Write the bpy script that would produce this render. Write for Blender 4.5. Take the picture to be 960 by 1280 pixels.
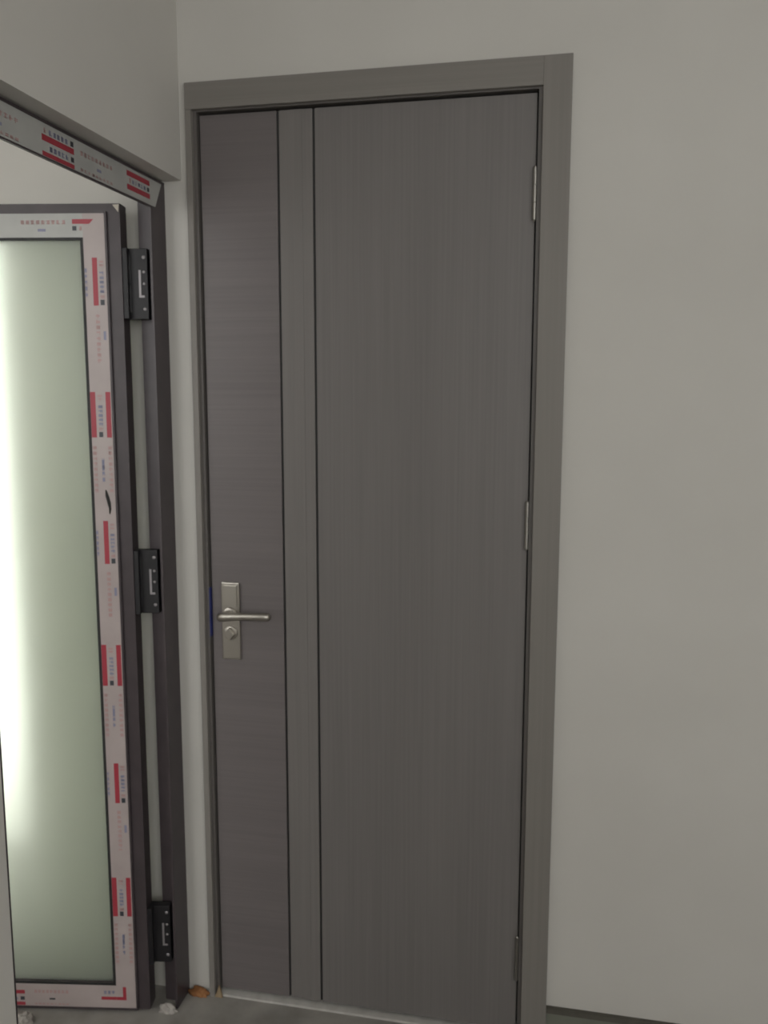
import bpy, bmesh, math, random
from mathutils import Vector, Matrix, noise

for o in list(bpy.data.objects):
    bpy.data.objects.remove(o, do_unlink=True)
SC = bpy.context.scene
COL = SC.collection

# ------------------------------------------------------------------ camera
FPX, YAW, PIT, ROL = 1076.5, 0.2041, 0.1348, 0.001
cam_d = bpy.data.cameras.new('camera')
cam_d.sensor_fit = 'VERTICAL'
cam_d.sensor_height = 36.0
cam_d.lens = 36.0 * FPX / 1280.0
cam_d.clip_start = 0.02
cam_d.dof.use_dof = True            # the phone focused a little short of the door
cam_d.dof.focus_distance = 1.1
cam_d.dof.aperture_fstop = 9.0
cam = bpy.data.objects.new('camera', cam_d)
COL.objects.link(cam)
fwd = Vector((-math.sin(YAW) * math.cos(PIT), math.cos(YAW) * math.cos(PIT), -math.sin(PIT)))
rgt = Vector((math.cos(YAW), math.sin(YAW), 0))
upv = rgt.cross(fwd)
r2 = rgt * math.cos(ROL) + upv * math.sin(ROL)
u2 = upv * math.cos(ROL) - rgt * math.sin(ROL)
M = Matrix((r2, u2, -fwd)).transposed().to_4x4()
M.translation = (0.8934, -1.9662, 1.5672)
cam.matrix_world = M
SC.camera = cam

# ------------------------------------------------------------------ light
world = bpy.data.worlds.new('overcast_sky')
SC.world = world
world.use_nodes = True
bg = world.node_tree.nodes['Background']
bg.inputs[0].default_value = (1.0, 0.985, 0.985, 1)
bg.inputs[1].default_value = 4.0
SC.view_settings.view_transform = 'Standard'
SC.view_settings.look = 'None'
SC.view_settings.gamma = 1.0
SC.view_settings.use_curve_mapping = False
SC.view_settings.exposure = 0.35

FLOOR = -0.012
CEIL = 2.70
XR = 3.0          # right wall of the near room
YR = -3.8         # rear wall behind the camera
XO = -2.7         # outer wall of the room beyond
YO = -3.0         # rear wall of the room beyond
T = 0.15          # wall thickness
# windows: (x0, x1, z0, z1)
WIN_GLOW = (-1.75, -0.496, 0.29, 2.09)     # back wall, room beyond
ADDED_WIN_BEY = (-2.4, -0.5, 1.15, 2.62)         # rear wall, room beyond; unseen, added to brighten that room
WIN_NEAR = (0.80, 2.95, 1.35, 2.66)          # rear wall, near room
ADDED_WIN_SIDE = (-3.30, -2.20, 1.15, 2.45)        # right wall, near room; unseen, added to brighten the left wall (y0, y1, z0, z1)


def portal(name, x0, x1, z0, z1, y, inward):
    """daylight portal lying in a window opening (guides the sky light only)"""
    d = bpy.data.lights.new(name, 'AREA')
    d.shape = 'RECTANGLE'
    d.size, d.size_y = x1 - x0, z1 - z0
    d.cycles.is_portal = True
    o = bpy.data.objects.new(name, d)
    COL.objects.link(o)
    o.location = ((x0 + x1) / 2, y, (z0 + z1) / 2)
    o.rotation_euler = (math.radians(90 if inward > 0 else -90), 0, 0)
    return o


portal('daylight_portal', *WIN_GLOW, 0.135, -1)
portal('daylight_portal', *ADDED_WIN_BEY, YO - 0.135, 1)
portal('daylight_portal', *WIN_NEAR, YR - 0.135, 1)
ps = portal('daylight_portal', *ADDED_WIN_SIDE, 0, 1)
ps.location = (XR + 0.135, (ADDED_WIN_SIDE[0] + ADDED_WIN_SIDE[1]) / 2, (ADDED_WIN_SIDE[2] + ADDED_WIN_SIDE[3]) / 2)
ps.rotation_euler = (math.radians(90), 0, math.radians(90))


# ------------------------------------------------------------------ materials
def new_mat(name):
    m = bpy.data.materials.new(name)
    m.use_nodes = True
    nt = m.node_tree
    return m, nt, nt.nodes['Principled BSDF']


def plain(name, col, rough=0.5, metal=0.0, spec=0.5):
    m, nt, b = new_mat(name)
    b.inputs['Base Color'].default_value = (*col, 1)
    b.inputs['Roughness'].default_value = rough
    b.inputs['Metallic'].default_value = metal
    b.inputs['Specular IOR Level'].default_value = spec
    return m


def noisy(name, c0, c1, scale=(1, 1, 1), nscale=5, detail=6, rough=0.6, bump=0.0, spec=0.4, lo=0.3, hi=0.7, bdist=0.002):
    m, nt, b = new_mat(name)
    tc = nt.nodes.new('ShaderNodeTexCoord')
    mp = nt.nodes.new('ShaderNodeMapping')
    mp.inputs['Scale'].default_value = scale
    nz = nt.nodes.new('ShaderNodeTexNoise')
    nz.inputs['Scale'].default_value = nscale
    nz.inputs['Detail'].default_value = detail
    rp = nt.nodes.new('ShaderNodeValToRGB')
    rp.color_ramp.elements[0].position = lo
    rp.color_ramp.elements[1].position = hi
    rp.color_ramp.elements[0].color = (*c0, 1)
    rp.color_ramp.elements[1].color = (*c1, 1)
    L = nt.links.new
    L(tc.outputs['Object'], mp.inputs['Vector'])
    L(mp.outputs['Vector'], nz.inputs['Vector'])
    L(nz.outputs['Fac'], rp.inputs['Fac'])
    L(rp.outputs['Color'], b.inputs['Base Color'])
    b.inputs['Roughness'].default_value = rough
    b.inputs['Specular IOR Level'].default_value = spec
    if bump:
        bp = nt.nodes.new('ShaderNodeBump')
        bp.inputs['Strength'].default_value = bump
        bp.inputs['Distance'].default_value = bdist
        L(nz.outputs['Fac'], bp.inputs['Height'])
        L(bp.outputs['Normal'], b.inputs['Normal'])
    return m


def wood(name, base, grain_axis, var=0.07, rough=0.45):
    """grey-brown veneer: broad streaks plus fine lines along one axis"""
    m, nt, b = new_mat(name)
    L = nt.links.new
    tc = nt.nodes.new('ShaderNodeTexCoord')
    fac = []
    for long_s, cross_s, det in ((0.5, 9.0, 3), (2.0, 170.0, 4)):
        mp = nt.nodes.new('ShaderNodeMapping')
        s = [cross_s] * 3
        s[grain_axis] = long_s
        mp.inputs['Scale'].default_value = s
        nz = nt.nodes.new('ShaderNodeTexNoise')
        nz.inputs['Scale'].default_value = 1.0
        nz.inputs['Detail'].default_value = det
        L(tc.outputs['Object'], mp.inputs['Vector'])
        L(mp.outputs['Vector'], nz.inputs['Vector'])
        fac.append(nz)
    mx = nt.nodes.new('ShaderNodeMix')
    mx.data_type = 'FLOAT'
    mx.inputs['Factor'].default_value = 0.55
    L(fac[0].outputs['Fac'], mx.inputs[2])
    L(fac[1].outputs['Fac'], mx.inputs[3])
    rp = nt.nodes.new('ShaderNodeValToRGB')
    rp.color_ramp.elements[0].position = 0.30
    rp.color_ramp.elements[1].position = 0.70
    rp.color_ramp.elements[0].color = (*[c * (1 - var * 1.6) for c in base], 1)
    rp.color_ramp.elements[1].color = (*[c * (1 + var * 1.6) for c in base], 1)
    L(mx.outputs[0], rp.inputs['Fac'])
    L(rp.outputs['Color'], b.inputs['Base Color'])
    b.inputs['Roughness'].default_value = rough
    b.inputs['Specular IOR Level'].default_value = 0.35
    bp = nt.nodes.new('ShaderNodeBump')
    bp.inputs['Strength'].default_value = 0.12
    bp.inputs['Distance'].default_value = 0.0006
    L(fac[1].outputs['Fac'], bp.inputs['Height'])
    L(bp.outputs['Normal'], b.inputs['Normal'])
    return m


WB = (0.194, 0.180, 0.175)
MAT = {
    'wall': noisy('painted_plaster', (0.605, 0.585, 0.55), (0.645, 0.625, 0.59), nscale=2.5, detail=4, rough=0.75, bump=0.05, spec=0.25),
    'ceiling': noisy('ceiling_paint', (0.70, 0.69, 0.66), (0.74, 0.73, 0.70), nscale=2, rough=0.8, spec=0.2),
    'floor': noisy('dusty_concrete', (0.22, 0.205, 0.19), (0.36, 0.34, 0.315), nscale=9, detail=8, rough=0.8, bump=0.4, spec=0.25),
    'gap_light': noisy('painted_gap_light', (0.50, 0.48, 0.45), (0.62, 0.60, 0.57), nscale=30, rough=0.35, spec=0.5),  # pale colour stands in for light under the wooden door
    'wood_v': wood('veneer_vertical', WB, 2),
    'wood_h': wood('veneer_horizontal', (0.172, 0.153, 0.153), 0),
    'wood_strip': wood('veneer_strip', (0.205, 0.190, 0.183), 2, var=0.05),
    'wood_casing': wood('veneer_casing', (0.234, 0.217, 0.200), 2, var=0.05, rough=0.5),
    'wood_casing_h': wood('veneer_casing_head', (0.234, 0.217, 0.200), 0, var=0.05, rough=0.5),
    'lip': plain('frame_lip_veneer', (0.135, 0.123, 0.115), 0.5),
    'groove': plain('black_groove_lacquer', (0.03, 0.03, 0.03), 0.5),
    'alu': noisy('dark_anodised_aluminium', (0.050, 0.039, 0.043), (0.064, 0.050, 0.055), nscale=20, rough=0.42, spec=0.5),
    'gasket': plain('black_rubber', (0.018, 0.018, 0.018), 0.6),
    'black': plain('black_hinge_metal', (0.009, 0.008, 0.010), 0.5),
    'steel': plain('brushed_nickel', (0.46, 0.43, 0.39), 0.36, 1.0),
    'hinge': plain('satin_steel_hinge', (0.36, 0.345, 0.32), 0.42, 1.0),
    'screw': plain('bright_screw_steel', (0.34, 0.32, 0.33), 0.5, 0.6),
    'tape': noisy('white_protective_film', (0.395, 0.335, 0.325), (0.445, 0.38, 0.37), nscale=12, rough=0.4, spec=0.5),
    'tape_grey': noisy('grey_white_protective_film', (0.40, 0.40, 0.385), (0.46, 0.46, 0.44), nscale=12, rough=0.4, spec=0.5),
    'red': plain('red_print', (0.36, 0.036, 0.055), 0.45),
    'pink': plain('pale_red_print', (0.44, 0.29, 0.28), 0.45),
    'blue': plain('blue_grey_print', (0.24, 0.24, 0.34), 0.45),
    'ink': plain('black_print', (0.04, 0.045, 0.055), 0.45),
    'bluefilm': plain('blue_film', (0.02, 0.03, 0.16), 0.4),
    'skirting': noisy('grey_green_skirting', (0.165, 0.170, 0.140), (0.20, 0.205, 0.17), nscale=14, rough=0.5),
    'skirt_edge': noisy('brown_grout_edge', (0.085, 0.080, 0.066), (0.115, 0.106, 0.088), nscale=40, rough=0.8),
    'orange': noisy('orange_foam', (0.20, 0.075, 0.02), (0.36, 0.17, 0.07), nscale=60, rough=0.8, bump=0.5),
    'chip': noisy('raw_wood_chip', (0.24, 0.17, 0.10), (0.36, 0.27, 0.17), scale=(1, 1, 0.1), nscale=90, rough=0.8),
    'mortar': noisy('pale_mortar', (0.34, 0.31, 0.29), (0.46, 0.43, 0.40), nscale=70, rough=0.9, bump=0.6),
    'plug': plain('ivory_plastic', (0.55, 0.50, 0.42), 0.5),
    'winframe': plain('white_window_frame', (0.70, 0.70, 0.68), 0.4),
}


def frosted():
    m = bpy.data.materials.new('frosted_green_glass')
    m.use_nodes = True
    nt = m.node_tree
    nt.nodes.clear()
    L = nt.links.new
    out = nt.nodes.new('ShaderNodeOutputMaterial')
    tr = nt.nodes.new('ShaderNodeBsdfTranslucent')
    tr.inputs['Color'].default_value = (0.94, 0.96, 0.895, 1)
    rf = nt.nodes.new('ShaderNodeBsdfRefraction')
    rf.inputs['Color'].default_value = (0.95, 0.98, 0.915, 1)
    rf.inputs['Roughness'].default_value = 0.70
    rf.inputs['IOR'].default_value = 1.22
    df = nt.nodes.new('ShaderNodeBsdfDiffuse')
    df.inputs['Color'].default_value = (0.70, 0.76, 0.68, 1)
    gl = nt.nodes.new('ShaderNodeBsdfGlossy')
    gl.inputs['Roughness'].default_value = 0.35
    m1 = nt.nodes.new('ShaderNodeMixShader')
    m1.inputs[0].default_value = 0.68
    m2 = nt.nodes.new('ShaderNodeMixShader')
    m2.inputs[0].default_value = 0.14
    m3 = nt.nodes.new('ShaderNodeMixShader')
    m3.inputs[0].default_value = 0.03
    L(tr.outputs[0], m1.inputs[1]); L(rf.outputs[0], m1.inputs[2])
    L(m1.outputs[0], m2.inputs[1]); L(df.outputs[0], m2.inputs[2])
    L(m2.outputs[0], m3.inputs[1]); L(gl.outputs[0], m3.inputs[2])
    L(m3.outputs[0], out.inputs[0])
    return m


def clear_pane():
    m = bpy.data.materials.new('clear_window_glass')
    m.use_nodes = True
    nt = m.node_tree
    nt.nodes.clear()
    L = nt.links.new
    out = nt.nodes.new('ShaderNodeOutputMaterial')
    tp = nt.nodes.new('ShaderNodeBsdfTransparent')
    tp.inputs[0].default_value = (0.96, 0.97, 0.96, 1)
    gl = nt.nodes.new('ShaderNodeBsdfGlossy')
    gl.inputs['Roughness'].default_value = 0.02
    mx = nt.nodes.new('ShaderNodeMixShader')
    mx.inputs[0].default_value = 0.05
    L(tp.outputs[0], mx.inputs[1]); L(gl.outputs[0], mx.inputs[2])
    L(mx.outputs[0], out.inputs[0])
    return m


MAT['frosted'] = frosted()
MAT['pane'] = clear_pane()


# ------------------------------------------------------------------ helpers
def box(bm, x0, x1, y0, y1, z0, z1, bevel=0.0):
    x0, x1 = min(x0, x1), max(x0, x1)
    y0, y1 = min(y0, y1), max(y0, y1)
    z0, z1 = min(z0, z1), max(z0, z1)
    r = bmesh.ops.create_cube(bm, size=1.0)
    for v in r['verts']:
        v.co = Vector(((x0 + x1) / 2 + v.co.x * (x1 - x0), (y0 + y1) / 2 + v.co.y * (y1 - y0), (z0 + z1) / 2 + v.co.z * (z1 - z0)))
    if bevel:
        es = {e for v in r['verts'] for e in v.link_edges}
        bmesh.ops.bevel(bm, geom=list(es), offset=bevel, segments=2, affect='EDGES', profile=0.6)


def prism(bm, pts, lo, hi, axis):
    """extrude a 2-D outline along an axis (0,1,2); the outline uses the other two in order"""
    def mk(p, h):
        c = list(p)
        c.insert(axis, h)
        return bm.verts.new(c)
    a = [mk(p, lo) for p in pts]
    b = [mk(p, hi) for p in pts]
    n = len(pts)
    bm.faces.new(a)
    bm.faces.new(list(reversed(b)))
    for i in range(n):
        bm.faces.new((a[i], b[i], b[(i + 1) % n], a[(i + 1) % n]))
    bmesh.ops.recalc_face_normals(bm, faces=bm.faces[:])


def cyl(bm, p, axis, r, length, seg=20, r2=None, bevel=0.0):
    q = Vector((0, 0, 1)).rotation_difference(Vector(axis).normalized()).to_matrix().to_4x4()
    m = Matrix.Translation(Vector(p) + Vector(axis).normalized() * length / 2) @ q
    res = bmesh.ops.create_cone(bm, cap_ends=True, segments=seg, radius1=r, radius2=r if r2 is None else r2, depth=length, matrix=m)
    if bevel:
        caps = [e for e in {e for v in res['verts'] for e in v.link_edges} if any(len(f.verts) > 4 for f in e.link_faces)]
        bmesh.ops.bevel(bm, geom=caps, offset=bevel, segments=2, affect='EDGES', profile=0.5)


def obj(name, bm, mat, parent=None, smooth=False):
    me = bpy.data.meshes.new(name)
    bm.to_mesh(me)
    bm.free()
    me.materials.append(MAT[mat])
    if smooth:
        for p in me.polygons:
            p.use_smooth = True
    o = bpy.data.objects.new(name, me)
    COL.objects.link(o)
    if parent:
        o.parent = parent
    return o


def tag(o, label, cat, kind=None, group=None):
    o['label'] = label
    o['category'] = cat
    if kind:
        o['kind'] = kind
    if group:
        o['group'] = group
    return o


def empty(name, loc=(0, 0, 0), rz=0.0):
    o = bpy.data.objects.new(name, None)
    o.empty_display_size = 0.1
    COL.objects.link(o)
    o.location = loc
    o.rotation_euler = (0, 0, rz)
    return o


def one(name, mat, *boxes, parent=None, bevel=0.0):
    bm = bmesh.new()
    for b in boxes:
        box(bm, *b, bevel=bevel)
    return obj(name, bm, mat, parent)


def copy_tree(o, parent=None):
    c = o.copy()
    COL.objects.link(c)
    c.parent = parent
    for ch in list(o.children):
        copy_tree(ch, c)
    return c


# ------------------------------------------------------------------ room shell
S = 'structure'
tag(one('floor', 'floor', (XO - T, XR + T, YR - T, 0.9, FLOOR - 0.1, FLOOR)), 'bare dusty grey concrete floor along the bottom of the doors', 'floor', S)
tag(one('ceiling', 'ceiling', (XO - T, XR + T, YR - T, 0.9, CEIL, CEIL + 0.1)), 'white painted ceiling above the two rooms', 'ceiling', S)

# wood door opening in the back wall
DX0, DX1, DZ = 0.026, 0.868, 2.252


def wall_with_holes(name, axis_y0, axis_y1, x0, x1, holes):
    """wall in the xz-plane between two y values, holes sorted by x"""
    bm = bmesh.new()
    cur = x0
    for hx0, hx1, hz0, hz1 in holes:
        box(bm, cur, hx0, axis_y0, axis_y1, FLOOR, CEIL)
        if hz0 > FLOOR + 0.001:
            box(bm, hx0, hx1, axis_y0, axis_y1, FLOOR, hz0)
        box(bm, hx0, hx1, axis_y0, axis_y1, hz1, CEIL)
        cur = hx1
    box(bm, cur, x1, axis_y0, axis_y1, FLOOR, CEIL)
    return obj(name, bm, 'wall')


tag(wall_with_holes('wall_back', 0.0, T, XO - T, XR + T, [WIN_GLOW, (DX0, DX1, FLOOR, DZ)]),
    'pale painted wall holding the brown wooden door, running on behind the glass door', 'wall', S)
tag(wall_with_holes('wall_rear', YR - T, YR, -0.15, XR + T, [WIN_NEAR]), 'pale painted wall with a window facing the wooden door', 'wall', S)
tag(wall_with_holes('wall_beyond', YO - T, YO, XO - T, -0.15, [ADDED_WIN_BEY]), 'pale wall of the room behind the glass door, opposite its back wall', 'wall', S)
a0, a1, b0, b1 = ADDED_WIN_SIDE
tag(one('wall_right', 'wall', (XR, XR + T, YR, a0, FLOOR, CEIL), (XR, XR + T, a1, 0, FLOOR, CEIL), (XR, XR + T, a0, a1, FLOOR, b0), (XR, XR + T, a0, a1, b1, CEIL)), 'pale painted wall far to the right of the wooden door', 'wall', S)
tag(one('wall_outer', 'wall', (XO - T, XO, YO, 0, FLOOR, CEIL)), 'pale outer wall of the room behind the glass door', 'wall', S)
# wall between the rooms, its opening reaches the back wall
OY, OZ = -0.770, 2.0652
tag(one('wall_left', 'wall', (-0.15, 0, OY, 0, OZ, CEIL), (-0.15, 0, YR, OY, FLOOR, CEIL)),
    'grey-white left wall with the tall opening of the frosted glass door', 'wall', S)
# dark closet behind the wooden door
tag(one('wall_closet', 'wall', (DX0 - 0.3, DX0 - 0.2, T, 0.8, FLOOR, CEIL), (DX1 + 0.2, DX1 + 0.3, T, 0.8, FLOOR, CEIL), (DX0 - 0.3, DX1 + 0.3, 0.8, 0.9, FLOOR, CEIL)),
    'plain wall of the closed space behind the wooden door', 'wall', S)

bb = empty('baseboard_back', (0.893, 0, FLOOR))
tag(bb, 'low grey-green skirting with a dark top edge right of the wooden door', 'baseboard', S)
one('skirting_tile', 'skirting', (0.0, 1.05, -0.010, 0, 0, 0.088), parent=bb)
one('skirting_tile', 'skirting', (1.053, XR - 0.893, -0.010, 0, 0, 0.088), parent=bb)
one('top_edge', 'skirt_edge', (0.0, XR - 0.893, -0.011, 0, 0.088, 0.1015), parent=bb)


def window(name, x0, x1, z0, z1, y, label):
    w = tag(empty(name, ((x0 + x1) / 2, y, z0)), label, 'window', S)
    hw, h, f = (x1 - x0) / 2, z1 - z0, 0.05
    one('window_frame', 'winframe', (-hw, -hw + f, -0.03, 0.03, 0, h), (hw - f, hw, -0.03, 0.03, 0, h), (-hw + f, hw - f, -0.03, 0.03, 0, f), (-hw + f, hw - f, -0.03, 0.03, h - f, h), parent=w)
    one('mullion', 'winframe', (-0.025, 0.025, -0.028, 0.028, f, h - f), parent=w)
    one('pane', 'pane', (-hw + f, -0.025, -0.003, 0.003, f, h - f), parent=w)
    one('pane', 'pane', (0.025, hw - f, -0.003, 0.003, f, h - f), parent=w)
    return w


window('window_1', *WIN_GLOW, 0.095, 'bright white-framed window glowing through the frosted glass door')
window('added_window_beyond', *ADDED_WIN_BEY, YO - 0.095, 'unseen white-framed window added to brighten the room behind the glass door')
w4 = window('added_window_side', *ADDED_WIN_SIDE, 0, 'unseen white-framed window added in the right wall to brighten the left wall')
w4.location = (XR + 0.095, (ADDED_WIN_SIDE[0] + ADDED_WIN_SIDE[1]) / 2, ADDED_WIN_SIDE[2])
w4.rotation_euler = (0, 0, math.radians(90))
window('window_3', *WIN_NEAR, YR - 0.095, 'white-framed window in the wall facing the wooden door')

# ------------------------------------------------------------------ wooden door: casing
tr = tag(empty('trim_1', (0.4465, 0, FLOOR)), 'grey-brown wooden casing framing the closed wooden door', 'door casing', S)


def tb(name, mat, *b, bevel=0.0, parent=tr):
    bx = [(c[0] - 0.4465, c[1] - 0.4465, c[2], c[3], c[4] - FLOOR, c[5] - FLOOR) for c in b]
    return one(name, mat, *bx, parent=parent, bevel=bevel)


CI0, CI1, CO0, CO1, CT, CIT = 0.0345, 0.8325, 0.0195, 0.8928, 2.2765, 2.2175
tb('casing_jamb', 'wood_casing', (CO0, CI0, -0.015, 0, FLOOR, CIT), bevel=0.0012)
tb('casing_jamb', 'wood_casing', (CI1, CO1, -0.015, 0, FLOOR, CT), bevel=0.0012)
tb('casing_head', 'wood_casing_h', (CO0, CI1, -0.015, 0, CIT, CT), bevel=0.0012)
# inner lining with a narrow lip, set back from the casing
LY = -0.003
tb('lining_jamb', 'lip', (DX0, 0.0425, LY, T, FLOOR, DZ))
tb('lining_jamb', 'lip', (0.8235, DX1, LY, T, FLOOR, DZ))
tb('lining_head', 'lip', (0.0425, 0.8235, LY, T, 2.2145, DZ))
tb('door_stop', 'groove', (0.0425, 0.062, 0.054, 0.07, FLOOR, 2.2145), (0.806, 0.8235, 0.054, 0.07, FLOOR, 2.2145), (0.062, 0.806, 0.054, 0.07, 2.196, 2.2145))
sp = tb('strike_plate', 'bluefilm', (0.0425, 0.0452, -0.002, 0.030, 0.968, 1.092))
sp['label'] = 'dark blue film on the strike plate'
th = tag(one('gap_light_strip', 'gap_light', (0.0425, 0.8235, -0.006, 0.12, FLOOR, FLOOR + 0.006)), 'pale strip painted in for light spilling under the wooden door', 'gap_light', S)  # light spilling under the door, put into a pale strip

# ------------------------------------------------------------------ wooden door: leaf
d1 = tag(empty('door_1', (0.4335, 0.008, 0.0)), 'tall closed grey-brown veneered wooden door with two dark vertical grooves', 'door', S)
OX = 0.4335
LB, LT = 0.004, 2.2095
L0, L1 = 0.0462, 0.8198
G1, G2, GW = 0.2357, 0.3206, 0.0058


def db(name, mat, x0, x1, y0, y1, z0, z1, bevel=0.0, parent=d1):
    return one(name, mat, (x0 - OX, x1 - OX, y0, y1, z0, z1), parent=parent, bevel=bevel)


core = db('leaf_core', 'groove', L0 + 0.001, L1 - 0.001, 0.005, 0.042, LB + 0.001, LT - 0.001)
core['label'] = 'black lacquered grooves between the veneered panels'
db('panel', 'wood_h', L0, G1 - GW / 2, 0, 0.005, LB, LT, 0.0008)['label'] = 'narrow panel with horizontal grain beside the lock'
db('panel', 'wood_v', G2 + GW / 2, L1, 0, 0.005, LB, LT, 0.0008)['label'] = 'wide panel with vertical grain on the hinge side'
st = db('centre_strip', 'wood_strip', G1 + GW / 2, G2 - GW / 2, 0, 0.005, LB, LT, 0.0008)
db('raised_band', 'wood_strip', 0.2635, 0.2935, -0.0010, 0.0, LB, LT, 0.0005, parent=st)

# hinges: knuckles between leaf and casing
for za, zb in ((1.945, 2.055), (1.219, 1.3275), (0.1465, 0.258)):
    bm = bmesh.new()
    n = 3
    seg = (zb - za) / n
    for i in range(n):
        cyl(bm, (0, -0.0085, za + i * seg + 0.0004), (0, 0, 1), 0.0046, seg - 0.0008, 14)
    h = obj('hinge', bm, 'hinge', d1, smooth=False)
    h.location = (0.8190 - OX, 0, 0)
    bm = bmesh.new()
    cyl(bm, (0, -0.0085, zb), (0, 0, 1), 0.0038, 0.003, 14, 0.002)
    cyl(bm, (0, -0.0085, za), (0, 0, -1), 0.0038, 0.003, 14, 0.002)
    obj('hinge_pin', bm, 'hinge', h)

# lever handle on a long plate
hd = bmesh.new()
box(hd, 0.0738 - OX, 0.1212 - OX, -0.0085, 0, 0.9115, 1.1075, 0.0025)
hs = obj('handle_plate', hd, 'steel', d1)
hs['label'] = 'brushed nickel lever handle on a long plate'
bm = bmesh.new()
box(bm, 0.0795 - OX, 0.1155 - OX, -0.0105, -0.0085, 1.0480, 1.1015, 0.0015)
obj('plate_inset', bm, 'steel', hs)
bm = bmesh.new()
cyl(bm, (0.0965 - OX, -0.0085, 1.0300), (0, -1, 0), 0.0165, 0.010, 24, bevel=0.0015)
obj('rose', bm, 'steel', hs, True)
# lever: swept bar with a thickened rounded grip
bm = bmesh.new()
path = [(0.0800, -0.046, 1.0290, 0.0085, 0.008), (0.0850, -0.048, 1.0300, 0.0110, 0.0095), (0.0965, -0.050, 1.0310, 0.0115, 0.0100), (0.1200, -0.0515, 1.0330, 0.0098, 0.0085),
        (0.1500, -0.0525, 1.0350, 0.0090, 0.0080), (0.1800, -0.0525, 1.0360, 0.0095, 0.0085), (0.2000, -0.052, 1.0365, 0.0108, 0.0095), (0.2110, -0.051, 1.0365, 0.0100, 0.0090), (0.2155, -0.050, 1.0365, 0.0060, 0.0055)]
rings = []
for x, y, z, rz, ry in path:
    rings.append([bm.verts.new((x - OX, y + ry * math.cos(a), z + rz * math.sin(a))) for a in [k * math.tau / 16 for k in range(16)]])
for a, b in zip(rings, rings[1:]):
    for k in range(16):
        bm.faces.new((a[k], a[(k + 1) % 16], b[(k + 1) % 16], b[k]))
bm.faces.new(rings[0]); bm.faces.new(list(reversed(rings[-1])))
bmesh.ops.recalc_face_normals(bm, faces=bm.faces[:])
lv = obj('lever', bm, 'steel', hs, True)
bm = bmesh.new()
cyl(bm, (0.0965 - OX, -0.0180, 1.0310), (0, -1, 0), 0.0095, 0.030, 20)
obj('lever_neck', bm, 'steel', hs, True)
bm = bmesh.new()
prism(bm, [(0.0965 - OX - 0.012, 0.9790), (0.0965 - OX + 0.004, 0.9650), (0.0965 - OX + 0.015, 0.9810), (0.0965 - OX + 0.001, 0.9960)], -0.024, -0.0085, 1)
bmesh.ops.bevel(bm, geom=bm.edges[:], offset=0.002, segments=2, affect='EDGES')
obj('thumb_turn', bm, 'steel', hs)
bm = bmesh.new()
cyl(bm, (0.0970 - OX, -0.0085, 0.9800), (0, -1, 0), 0.0175, 0.004, 24, bevel=0.001)
obj('turn_collar', bm, 'steel', hs, True)

# ------------------------------------------------------------------ aluminium frame of the glass door
fr = tag(empty('trim_3', (-0.0432, OY / 2, FLOOR)), 'dark aluminium door frame with taped head in the left wall opening', 'door frame', S)
FX, FY = -0.0432, OY / 2


def fb(name, mat, *b, bevel=0.0, parent=fr):
    bx = [(c[0] - FX, c[1] - FX, c[2] - FY, c[3] - FY, c[4] - FLOOR, c[5] - FLOOR) for c in b]
    return one(name, mat, *bx, parent=parent, bevel=bevel)


W = 0.0746
FT = 2.0612
HB = 1.9936
LIPX = -0.0490
BODX = -0.0900
# far jamb: front lip and narrower body behind it
fb('frame_jamb', 'alu', (LIPX, FX, -W, -0.0005, FLOOR, FT), (BODX, LIPX, -0.046, -0.0005, FLOOR, FT))
fb('frame_jamb', 'alu', (LIPX, FX, OY + 0.0005, -0.7075, FLOOR, FT), (BODX, LIPX, OY + 0.0005, -0.731, FLOOR, FT))
fb('frame_head', 'alu', (LIPX, FX, -0.7075, -W, HB, FT), (BODX, LIPX, -0.731, -0.046, HB + 0.026, FT))
random.seed(4)


def mesh_quads(name, mat, quads, parent):
    """thin printed marks: each a shallow box with arbitrary four corners, given as two 4-corner rings"""
    bm = bmesh.new()
    for a, b in quads:
        va = [bm.verts.new(p) for p in a]
        vb = [bm.verts.new(p) for p in b]
        bm.faces.new(va); bm.faces.new(list(reversed(vb)))
        for i in range(4):
            bm.faces.new((va[i], vb[i], vb[(i + 1) % 4], va[(i + 1) % 4]))
    bmesh.ops.recalc_face_normals(bm, faces=bm.faces[:])
    return obj(name, bm, mat, parent)


class Print:
    """draws marks on a tape whose own axes are long (l) and cross (c); put(l, c, d) gives a local point"""
    def __init__(self, tape, put):
        self.tape, self.put = tape, put

    def rect(self, l0, l1, c0, c1, d=0.0003):
        p = self.put
        return ([p(l0, c0, 0), p(l1, c0, 0), p(l1, c1, 0), p(l0, c1, 0)], [p(l0, c0, d), p(l1, c0, d), p(l1, c1, d), p(l0, c1, d)])

    def bar(self, l0, l1, c0, c1):
        return mesh_quads('printed_bar', 'red', [self.rect(l0, l1, c0, c1)], self.tape)

    def block(self, name, mat, l0, l1, c0, c1):
        return mesh_quads(name, mat, [self.rect(l0, l1, c0, c1)], self.tape)

    def text(self, mat, l0, l1, c0, c1, n):
        """a line of small illegible characters"""
        q = []
        step = (l1 - l0) / n
        for i in range(n):
            a = l0 + i * step
            b = a + step * 0.72
            h = (c1 - c0)
            for k in range(3):
                if random.random() < 0.75:
                    cc = c0 + h * (k + 0.1) / 3
                    q.append(self.rect(a, b, cc, cc + h * 0.2))
            q.append(self.rect(a + step * random.uniform(0, 0.4), a + step * random.uniform(0.5, 0.72), c0, c1))
        return mesh_quads('printed_text', mat, q, self.tape)


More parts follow.
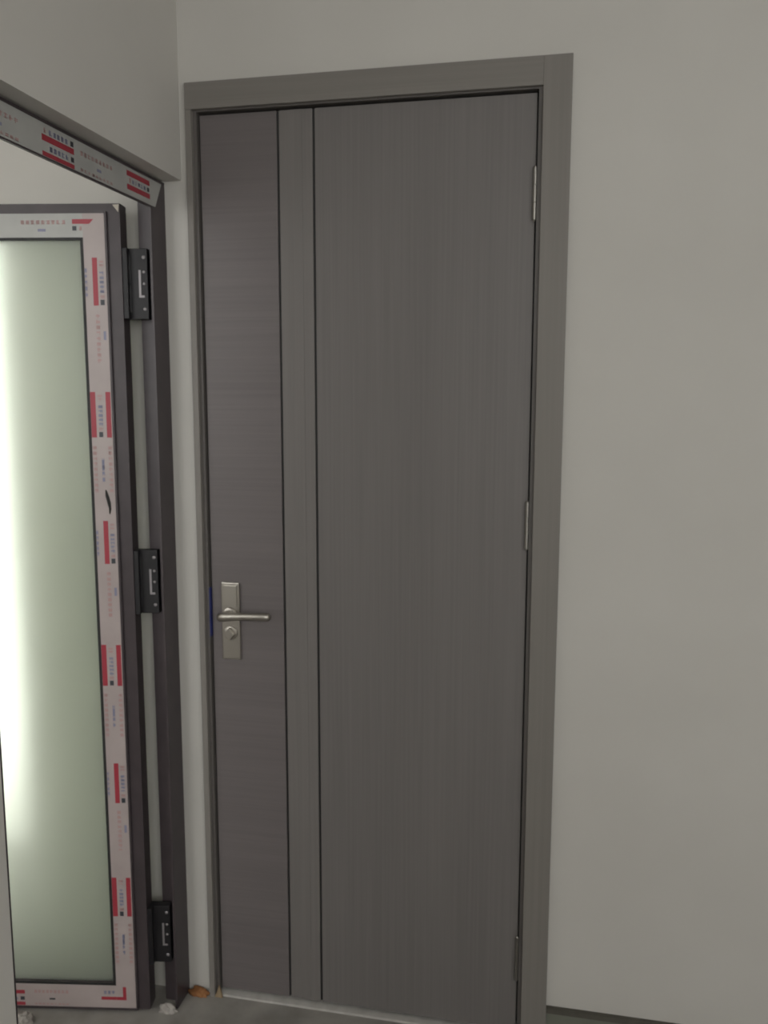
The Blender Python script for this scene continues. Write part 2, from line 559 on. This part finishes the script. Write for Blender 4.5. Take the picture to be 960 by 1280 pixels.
# tape on the frame head (long axis = -y from the far corner, cross axis = z)
bm = bmesh.new()
prism(bm, [(-0.018 - FY, 2.0548 - FLOOR), (-0.052 - FY, 1.9970 - FLOOR), (-0.7075 - FY, 1.9970 - FLOOR), (-0.765 - FY, 2.0548 - FLOOR)], 0.0, 0.0008, 0)
ht = obj('protective_tape', bm, 'tape_grey', fr)
ht['label'] = 'white protective tape printed with red bars and small text'
P = Print(ht, lambda l, c, d: (0.0008 + d, -l - FY, c - FLOOR))
for l0, l1 in ((0.078, 0.183), (0.390, 0.495), (0.705, 0.75)):
    if l0 < 0.2:
        P.bar(l0, l1, 2.0370, 2.0480); P.bar(l0, l1, 2.0085, 2.0195)
        P.text('blue', l0 + 0.02, l1 - 0.02, 2.0235, 2.0320, 5); P.block('printed_square', 'ink', l0 + 0.003, l0 + 0.012, 2.0230, 2.0320)
        P.text('pink', l1 - 0.018, l1 - 0.006, 2.0230, 2.0330, 1)
    elif l0 < 0.6:
        P.bar(l0, l1, 2.0240, 2.0350); P.bar(l0, l1, 1.9975, 2.0055)
        P.text('blue', l0 + 0.02, l1 - 0.02, 2.0090, 2.0180, 5); P.block('printed_square', 'ink', l0 + 0.001, l0 + 0.011, 2.0090, 2.0180)
        P.block('printed_square', 'ink', l0 + 0.001, l0 + 0.011, 2.0375, 2.0470)
        P.text('blue', l0 + 0.02, l1 - 0.02, 2.0375, 2.0465, 5); P.text('pink', l1 - 0.014, l1 - 0.003, 2.0380, 2.0470, 1)
for l0, l1 in ((0.245, 0.372), (0.565, 0.69)):
    P.text('pink', l0, l1, 2.0300, 2.0385, 9)
    P.text('pink', l0, l1, 2.0005, 2.0060, 9)
    P.block('printed_mark', 'blue', l0 + 0.045, l0 + 0.062, 2.0140, 2.0195)

# ------------------------------------------------------------------ frosted glass door leaf (open)
ANG = math.radians(9.7)
d2 = tag(empty('door_2', (-0.107, -0.104, 0.0), math.pi + ANG), 'open glass door with frosted pane, dark frame and red-printed white tape', 'door', S)
LW, TH = 0.655, 0.050
ZB, ZTP = -0.0055, 1.9985
U0, U1 = 0.0346, 0.0845     # tape on the stile
ZT0, ZT1 = 1.9757, 1.9229   # tape on the top rail
ZC0, ZC1 = 0.0015, 0.0640   # tape on the bottom rail
g = 0.0895
FL = 0.006                  # outer flange set behind the taped face
one('hinge_stile', 'alu', (0, 0.030, -TH, -FL, ZB, ZTP), (0.030, g, -TH, 0, ZB, ZTP - 0.018), (0.030, g, -TH, -FL, ZTP - 0.018, ZTP), parent=d2)
one('lock_stile', 'alu', (LW - 0.030, LW, -TH, -FL, ZB, ZTP), (LW - g, LW - 0.030, -TH, 0, ZB, ZTP - 0.018), (LW - g, LW - 0.030, -TH, -FL, ZTP - 0.018, ZTP), parent=d2)
one('top_rail', 'alu', (g, LW - g, -TH, 0, 1.918, ZTP - 0.018), (g, LW - g, -TH, -FL, ZTP - 0.018, ZTP), parent=d2)
one('bottom_rail', 'alu', (g, LW - g, -TH, 0, ZB, 0.0690), parent=d2)
one('gasket', 'gasket', (U1, g + 0.002, 0, 0.001, ZC1, ZT1), (LW - g - 0.002, LW - U1, 0, 0.001, ZC1, ZT1), (g, LW - g, 0, 0.001, ZC1, ZC1 + 0.006), (g, LW - g, 0, 0.001, ZT1 - 0.006, ZT1), parent=d2)
pane = one('pane', 'frosted', (g, LW - g, -0.016, -0.010, 0.0690, 1.918), parent=d2)
pane['label'] = 'frosted pale green glass pane'
bm = bmesh.new()
prism(bm, [(0.001, 1.9965), (0.016, 1.9955), (0.003, 1.9790)], -FL, -FL + 0.0012, 1)
obj('corner_plug', bm, 'plug', d2)['label'] = 'small ivory plastic corner piece'

ts = one('protective_tape', 'tape', (U0, U1, 0.0, 0.0008, ZC0, ZT0), parent=d2)
ts['label'] = 'white protective tape printed with red bars and small text'
P = Print(ts, lambda l, c, d: (c, 0.0008 + d, l))
for za, zb, two in ((1.771, 1.878, 0), (1.468, 1.574, 1), (1.166, 1.270, 0), (0.863, 0.966, 1), (0.560, 0.664, 0), (0.256, 0.361, 1)):
    if two:
        P.bar(za, zb, 0.0720, 0.0840); P.bar(za, zb, 0.0365, 0.0478)
        P.text('blue', za + 0.028, zb - 0.028, 0.0560, 0.0660, 5)
        P.block('printed_square', 'ink', za + 0.001, za + 0.013, 0.0570, 0.0665)
        P.text('pink', zb - 0.020, zb - 0.004, 0.0560, 0.0670, 2)
        P.text('pink', za + 0.015, za + 0.027, 0.0560, 0.0670, 1)
        P.text('pink', za - 0.130, za - 0.016, 0.0740, 0.0825, 9); P.text('pink', za - 0.130, za - 0.016, 0.0380, 0.0465, 9)
        P.block('printed_mark', 'blue', za - 0.078, za - 0.058, 0.0570, 0.0630)
        P.text('blue', za - 0.105, za - 0.045, 0.0570, 0.0630, 4)
    else:
        P.bar(za, zb, 0.0545, 0.0660)
        P.text('blue', za + 0.028, zb - 0.028, 0.0405, 0.0500, 5)
        P.block('printed_square', 'ink', za + 0.001, za + 0.013, 0.0405, 0.0500)
        P.text('pink', zb - 0.020, zb - 0.004, 0.0400, 0.0500, 2)
        P.text('pink', za + 0.015, za + 0.027, 0.0400, 0.0500, 1)
        P.text('pink', za - 0.130, za - 0.016, 0.0535, 0.0625, 9)
        P.block('printed_mark', 'blue', za - 0.078, za - 0.058, 0.0400, 0.0460)
        P.text('blue', za + 0.02, zb - 0.02, 0.0790, 0.0840, 5)
tt = one('protective_tape', 'tape_grey', (U1, LW - U1, 0.0, 0.0008, ZT1, ZT0), parent=d2)
P = Print(tt, lambda l, c, d: (l, 0.0008 + d, c))
mesh_quads('printed_bar', 'red', [([(0.0850, 0.0008, 1.9525), (0.1080, 0.0008, 1.9525), (0.1080, 0.0008, 1.9630), (0.0850, 0.0008, 1.9630)], [(0.0850, 0.0011, 1.9525), (0.1080, 0.0011, 1.9525), (0.1080, 0.0011, 1.9630), (0.0850, 0.0011, 1.9630)])], tt)
mesh_quads('printed_bar', 'red', [([(0.0690, 0.0008, 1.9525), (0.0850, 0.0008, 1.9525), (0.0850, 0.0008, 1.9630), (0.0590, 0.0008, 1.9630)], [(0.0690, 0.0011, 1.9525), (0.0850, 0.0011, 1.9525), (0.0850, 0.0011, 1.9630), (0.0590, 0.0011, 1.9630)])], ts)
P.block('printed_square', 'ink', 0.0985, 0.1080, 1.9380, 1.9480)
P.text('pink', 0.0860, 0.0950, 1.9380, 1.9480, 1)
for k in (0, 0.31):
    P.text('pink', 0.124 + k, 0.230 + k, 1.9520, 1.9610, 9)
    P.block('printed_mark', 'blue', 0.170 + k, 0.188 + k, 1.9360, 1.9420)
tb2 = one('protective_tape', 'tape', (U1, LW - U1, 0.0, 0.0008, ZC0, ZC1), parent=d2)
P = Print(tb2, lambda l, c, d: (l, 0.0008 + d, c))
P.bar(0.0850, 0.1240, 0.0235, 0.0320)
mesh_quads('printed_bar', 'red', [([(0.0600, 0.0008, 0.0235), (0.0845, 0.0008, 0.0235), (0.0845, 0.0008, 0.0320), (0.0600, 0.0008, 0.0320)], [(0.0600, 0.0011, 0.0235), (0.0845, 0.0011, 0.0235), (0.0845, 0.0011, 0.0320), (0.0600, 0.0011, 0.0320)])], ts)
mesh_quads('printed_bar', 'red', [([(0.0590, 0.0008, 0.0240), (0.0675, 0.0008, 0.0240), (0.0675, 0.0008, 0.0600), (0.0590, 0.0008, 0.0600)], [(0.0590, 0.0012, 0.0240), (0.0675, 0.0012, 0.0240), (0.0675, 0.0012, 0.0600), (0.0590, 0.0012, 0.0600)])], ts)
P.text('blue', 0.0890, 0.1200, 0.0400, 0.0490, 3)
P.text('pink', 0.2100, 0.3020, 0.0380, 0.0470, 9); P.text('pink', 0.2100, 0.3020, 0.0055, 0.0100, 9)
P.block('printed_mark', 'ink', 0.2450, 0.2600, 0.0200, 0.0245)
for c0, c1 in ((0.0350, 0.0450), (0.0030, 0.0120)):
    P.bar(0.3240, 0.3900, c0, c1)
P.block('printed_square', 'ink', 0.3250, 0.3360, 0.0175, 0.0270)
P.text('blue', 0.3420, 0.3850, 0.0180, 0.0270, 5)
tl = one('protective_tape', 'tape', (LW - U1, LW - U0, 0.0, 0.0008, ZC0, ZT0), parent=d2)
# a torn, curled nick in the stile tape
bm = bmesh.new()
pts = [(0.0560, 1.345), (0.0535, 1.330), (0.0500, 1.315), (0.0480, 1.300), (0.0490, 1.288)]
wd = [0.0015, 0.0045, 0.0045, 0.0030, 0.0008]
ra = [bm.verts.new((u + w_, 0.0012, z)) for (u, z), w_ in zip(pts, wd)]
rb = [bm.verts.new((u - w_, 0.0012, z - 0.002)) for (u, z), w_ in zip(pts, wd)]
rc = [bm.verts.new((u, 0.0045, z)) for (u, z) in pts]
for i in range(4):
    bm.faces.new((ra[i], rc[i], rc[i + 1], ra[i + 1]))
    bm.faces.new((rc[i], rb[i], rb[i + 1], rc[i + 1]))
    bm.faces.new((rb[i], ra[i], ra[i + 1], rb[i + 1]))
bmesh.ops.recalc_face_normals(bm, faces=bm.faces[:])
obj('torn_flap', bm, 'gasket', d2)['label'] = 'dark torn nick in the tape'

# three black hinges bridging leaf and frame (built in leaf space)
for zc, hh in ((1.822, 0.080), (1.118, 0.078), (0.194, 0.0775)):
    bm = bmesh.new()
    box(bm, -0.0005, -0.012, -0.046, -0.008, zc - hh, zc + hh, 0.0015)          # leaf plate
    box(bm, -0.012, -0.054, -0.0455, -0.022, zc - hh, zc + hh, 0.0015)           # knuckle block
    h = obj('hinge', bm, 'black', d2)
    h['label'] = 'black metal door hinge with bright screws'
    bm = bmesh.new()
    for k in (-0.034, 0.034):
        cyl(bm, (-0.012, -0.030, zc + k - 0.030), (0, 0, 1), 0.0085, 0.060, 14)
    obj('knuckle', bm, 'black', h)
    one('slot_plate', 'screw', (-0.0335, -0.0385, -0.022, -0.0212, zc - 0.031, zc + 0.031), (-0.0385, -0.0460, -0.022, -0.0212, zc - 0.031, zc - 0.026), parent=h)
    for k in (-0.057, 0.0, 0.027, 0.060):
        bm = bmesh.new()
        cyl(bm, (-0.0455, -0.022, zc + k), (0, 1, 0), 0.0042 if abs(k) > 0.04 else 0.0034, 0.0015, 12, 0.002)
        obj('screw', bm, 'screw', h)


# ------------------------------------------------------------------ debris on the floor
def lump(name, mat, loc, size, seed, label, cat, rz=0.0):
    random.seed(seed)
    bm = bmesh.new()
    bmesh.ops.create_icosphere(bm, subdivisions=4, radius=1.0)
    ph = [(random.uniform(2, 5), random.uniform(2, 5), random.uniform(2, 5), random.uniform(0, 6)) for _ in range(5)]
    for v in bm.verts:
        d = v.co.copy()
        n = sum(math.sin(a * d.x + b * d.y + c * d.z + p) for a, b, c, p in ph) / 5
        k = 1 + 0.30 * n + 0.35 * noise.noise(d * 3.1 + Vector((seed, 0, 0))) + 0.15 * noise.noise(d * 8 + Vector((0, seed, 0)))
        z = max(d.z * k, -0.25)
        v.co = Vector((d.x * k * size[0], d.y * k * size[1], (z + 0.25) * size[2]))
    o = obj(name, bm, mat, None, True)
    o.location = loc
    o.rotation_euler = (0, 0, rz)
    return tag(o, label, cat)


lump('foam_residue', 'orange', (-0.014, -0.012, FLOOR), (0.026, 0.012, 0.015), 3, 'rusty orange smear of dried foam at the foot of the white strip', 'foam residue', 0.0)
lump('mortar_lump', 'mortar', (-0.064, -0.090, FLOOR), (0.022, 0.010, 0.018), 8, 'pale mortar lump at the foot of the dark door frame', 'mortar')
lump('plaster_chunk', 'mortar', (-0.400, -0.203, FLOOR), (0.018, 0.018, 0.022), 11, 'off-white plaster chunk below the left of the glass door', 'plaster')
bm = bmesh.new()
prism(bm, [(-0.012, 0.0), (0.010, 0.0), (0.006, 0.018), (0.001, 0.034), (-0.003, 0.020)], -0.003, 0.002, 1)
ws = obj('wood_splinter', bm, 'chip', None)
ws.location = (0.044, -0.010, FLOOR)
tag(ws, 'tan wood splinter standing at the lower left corner of the wooden door', 'splinter')
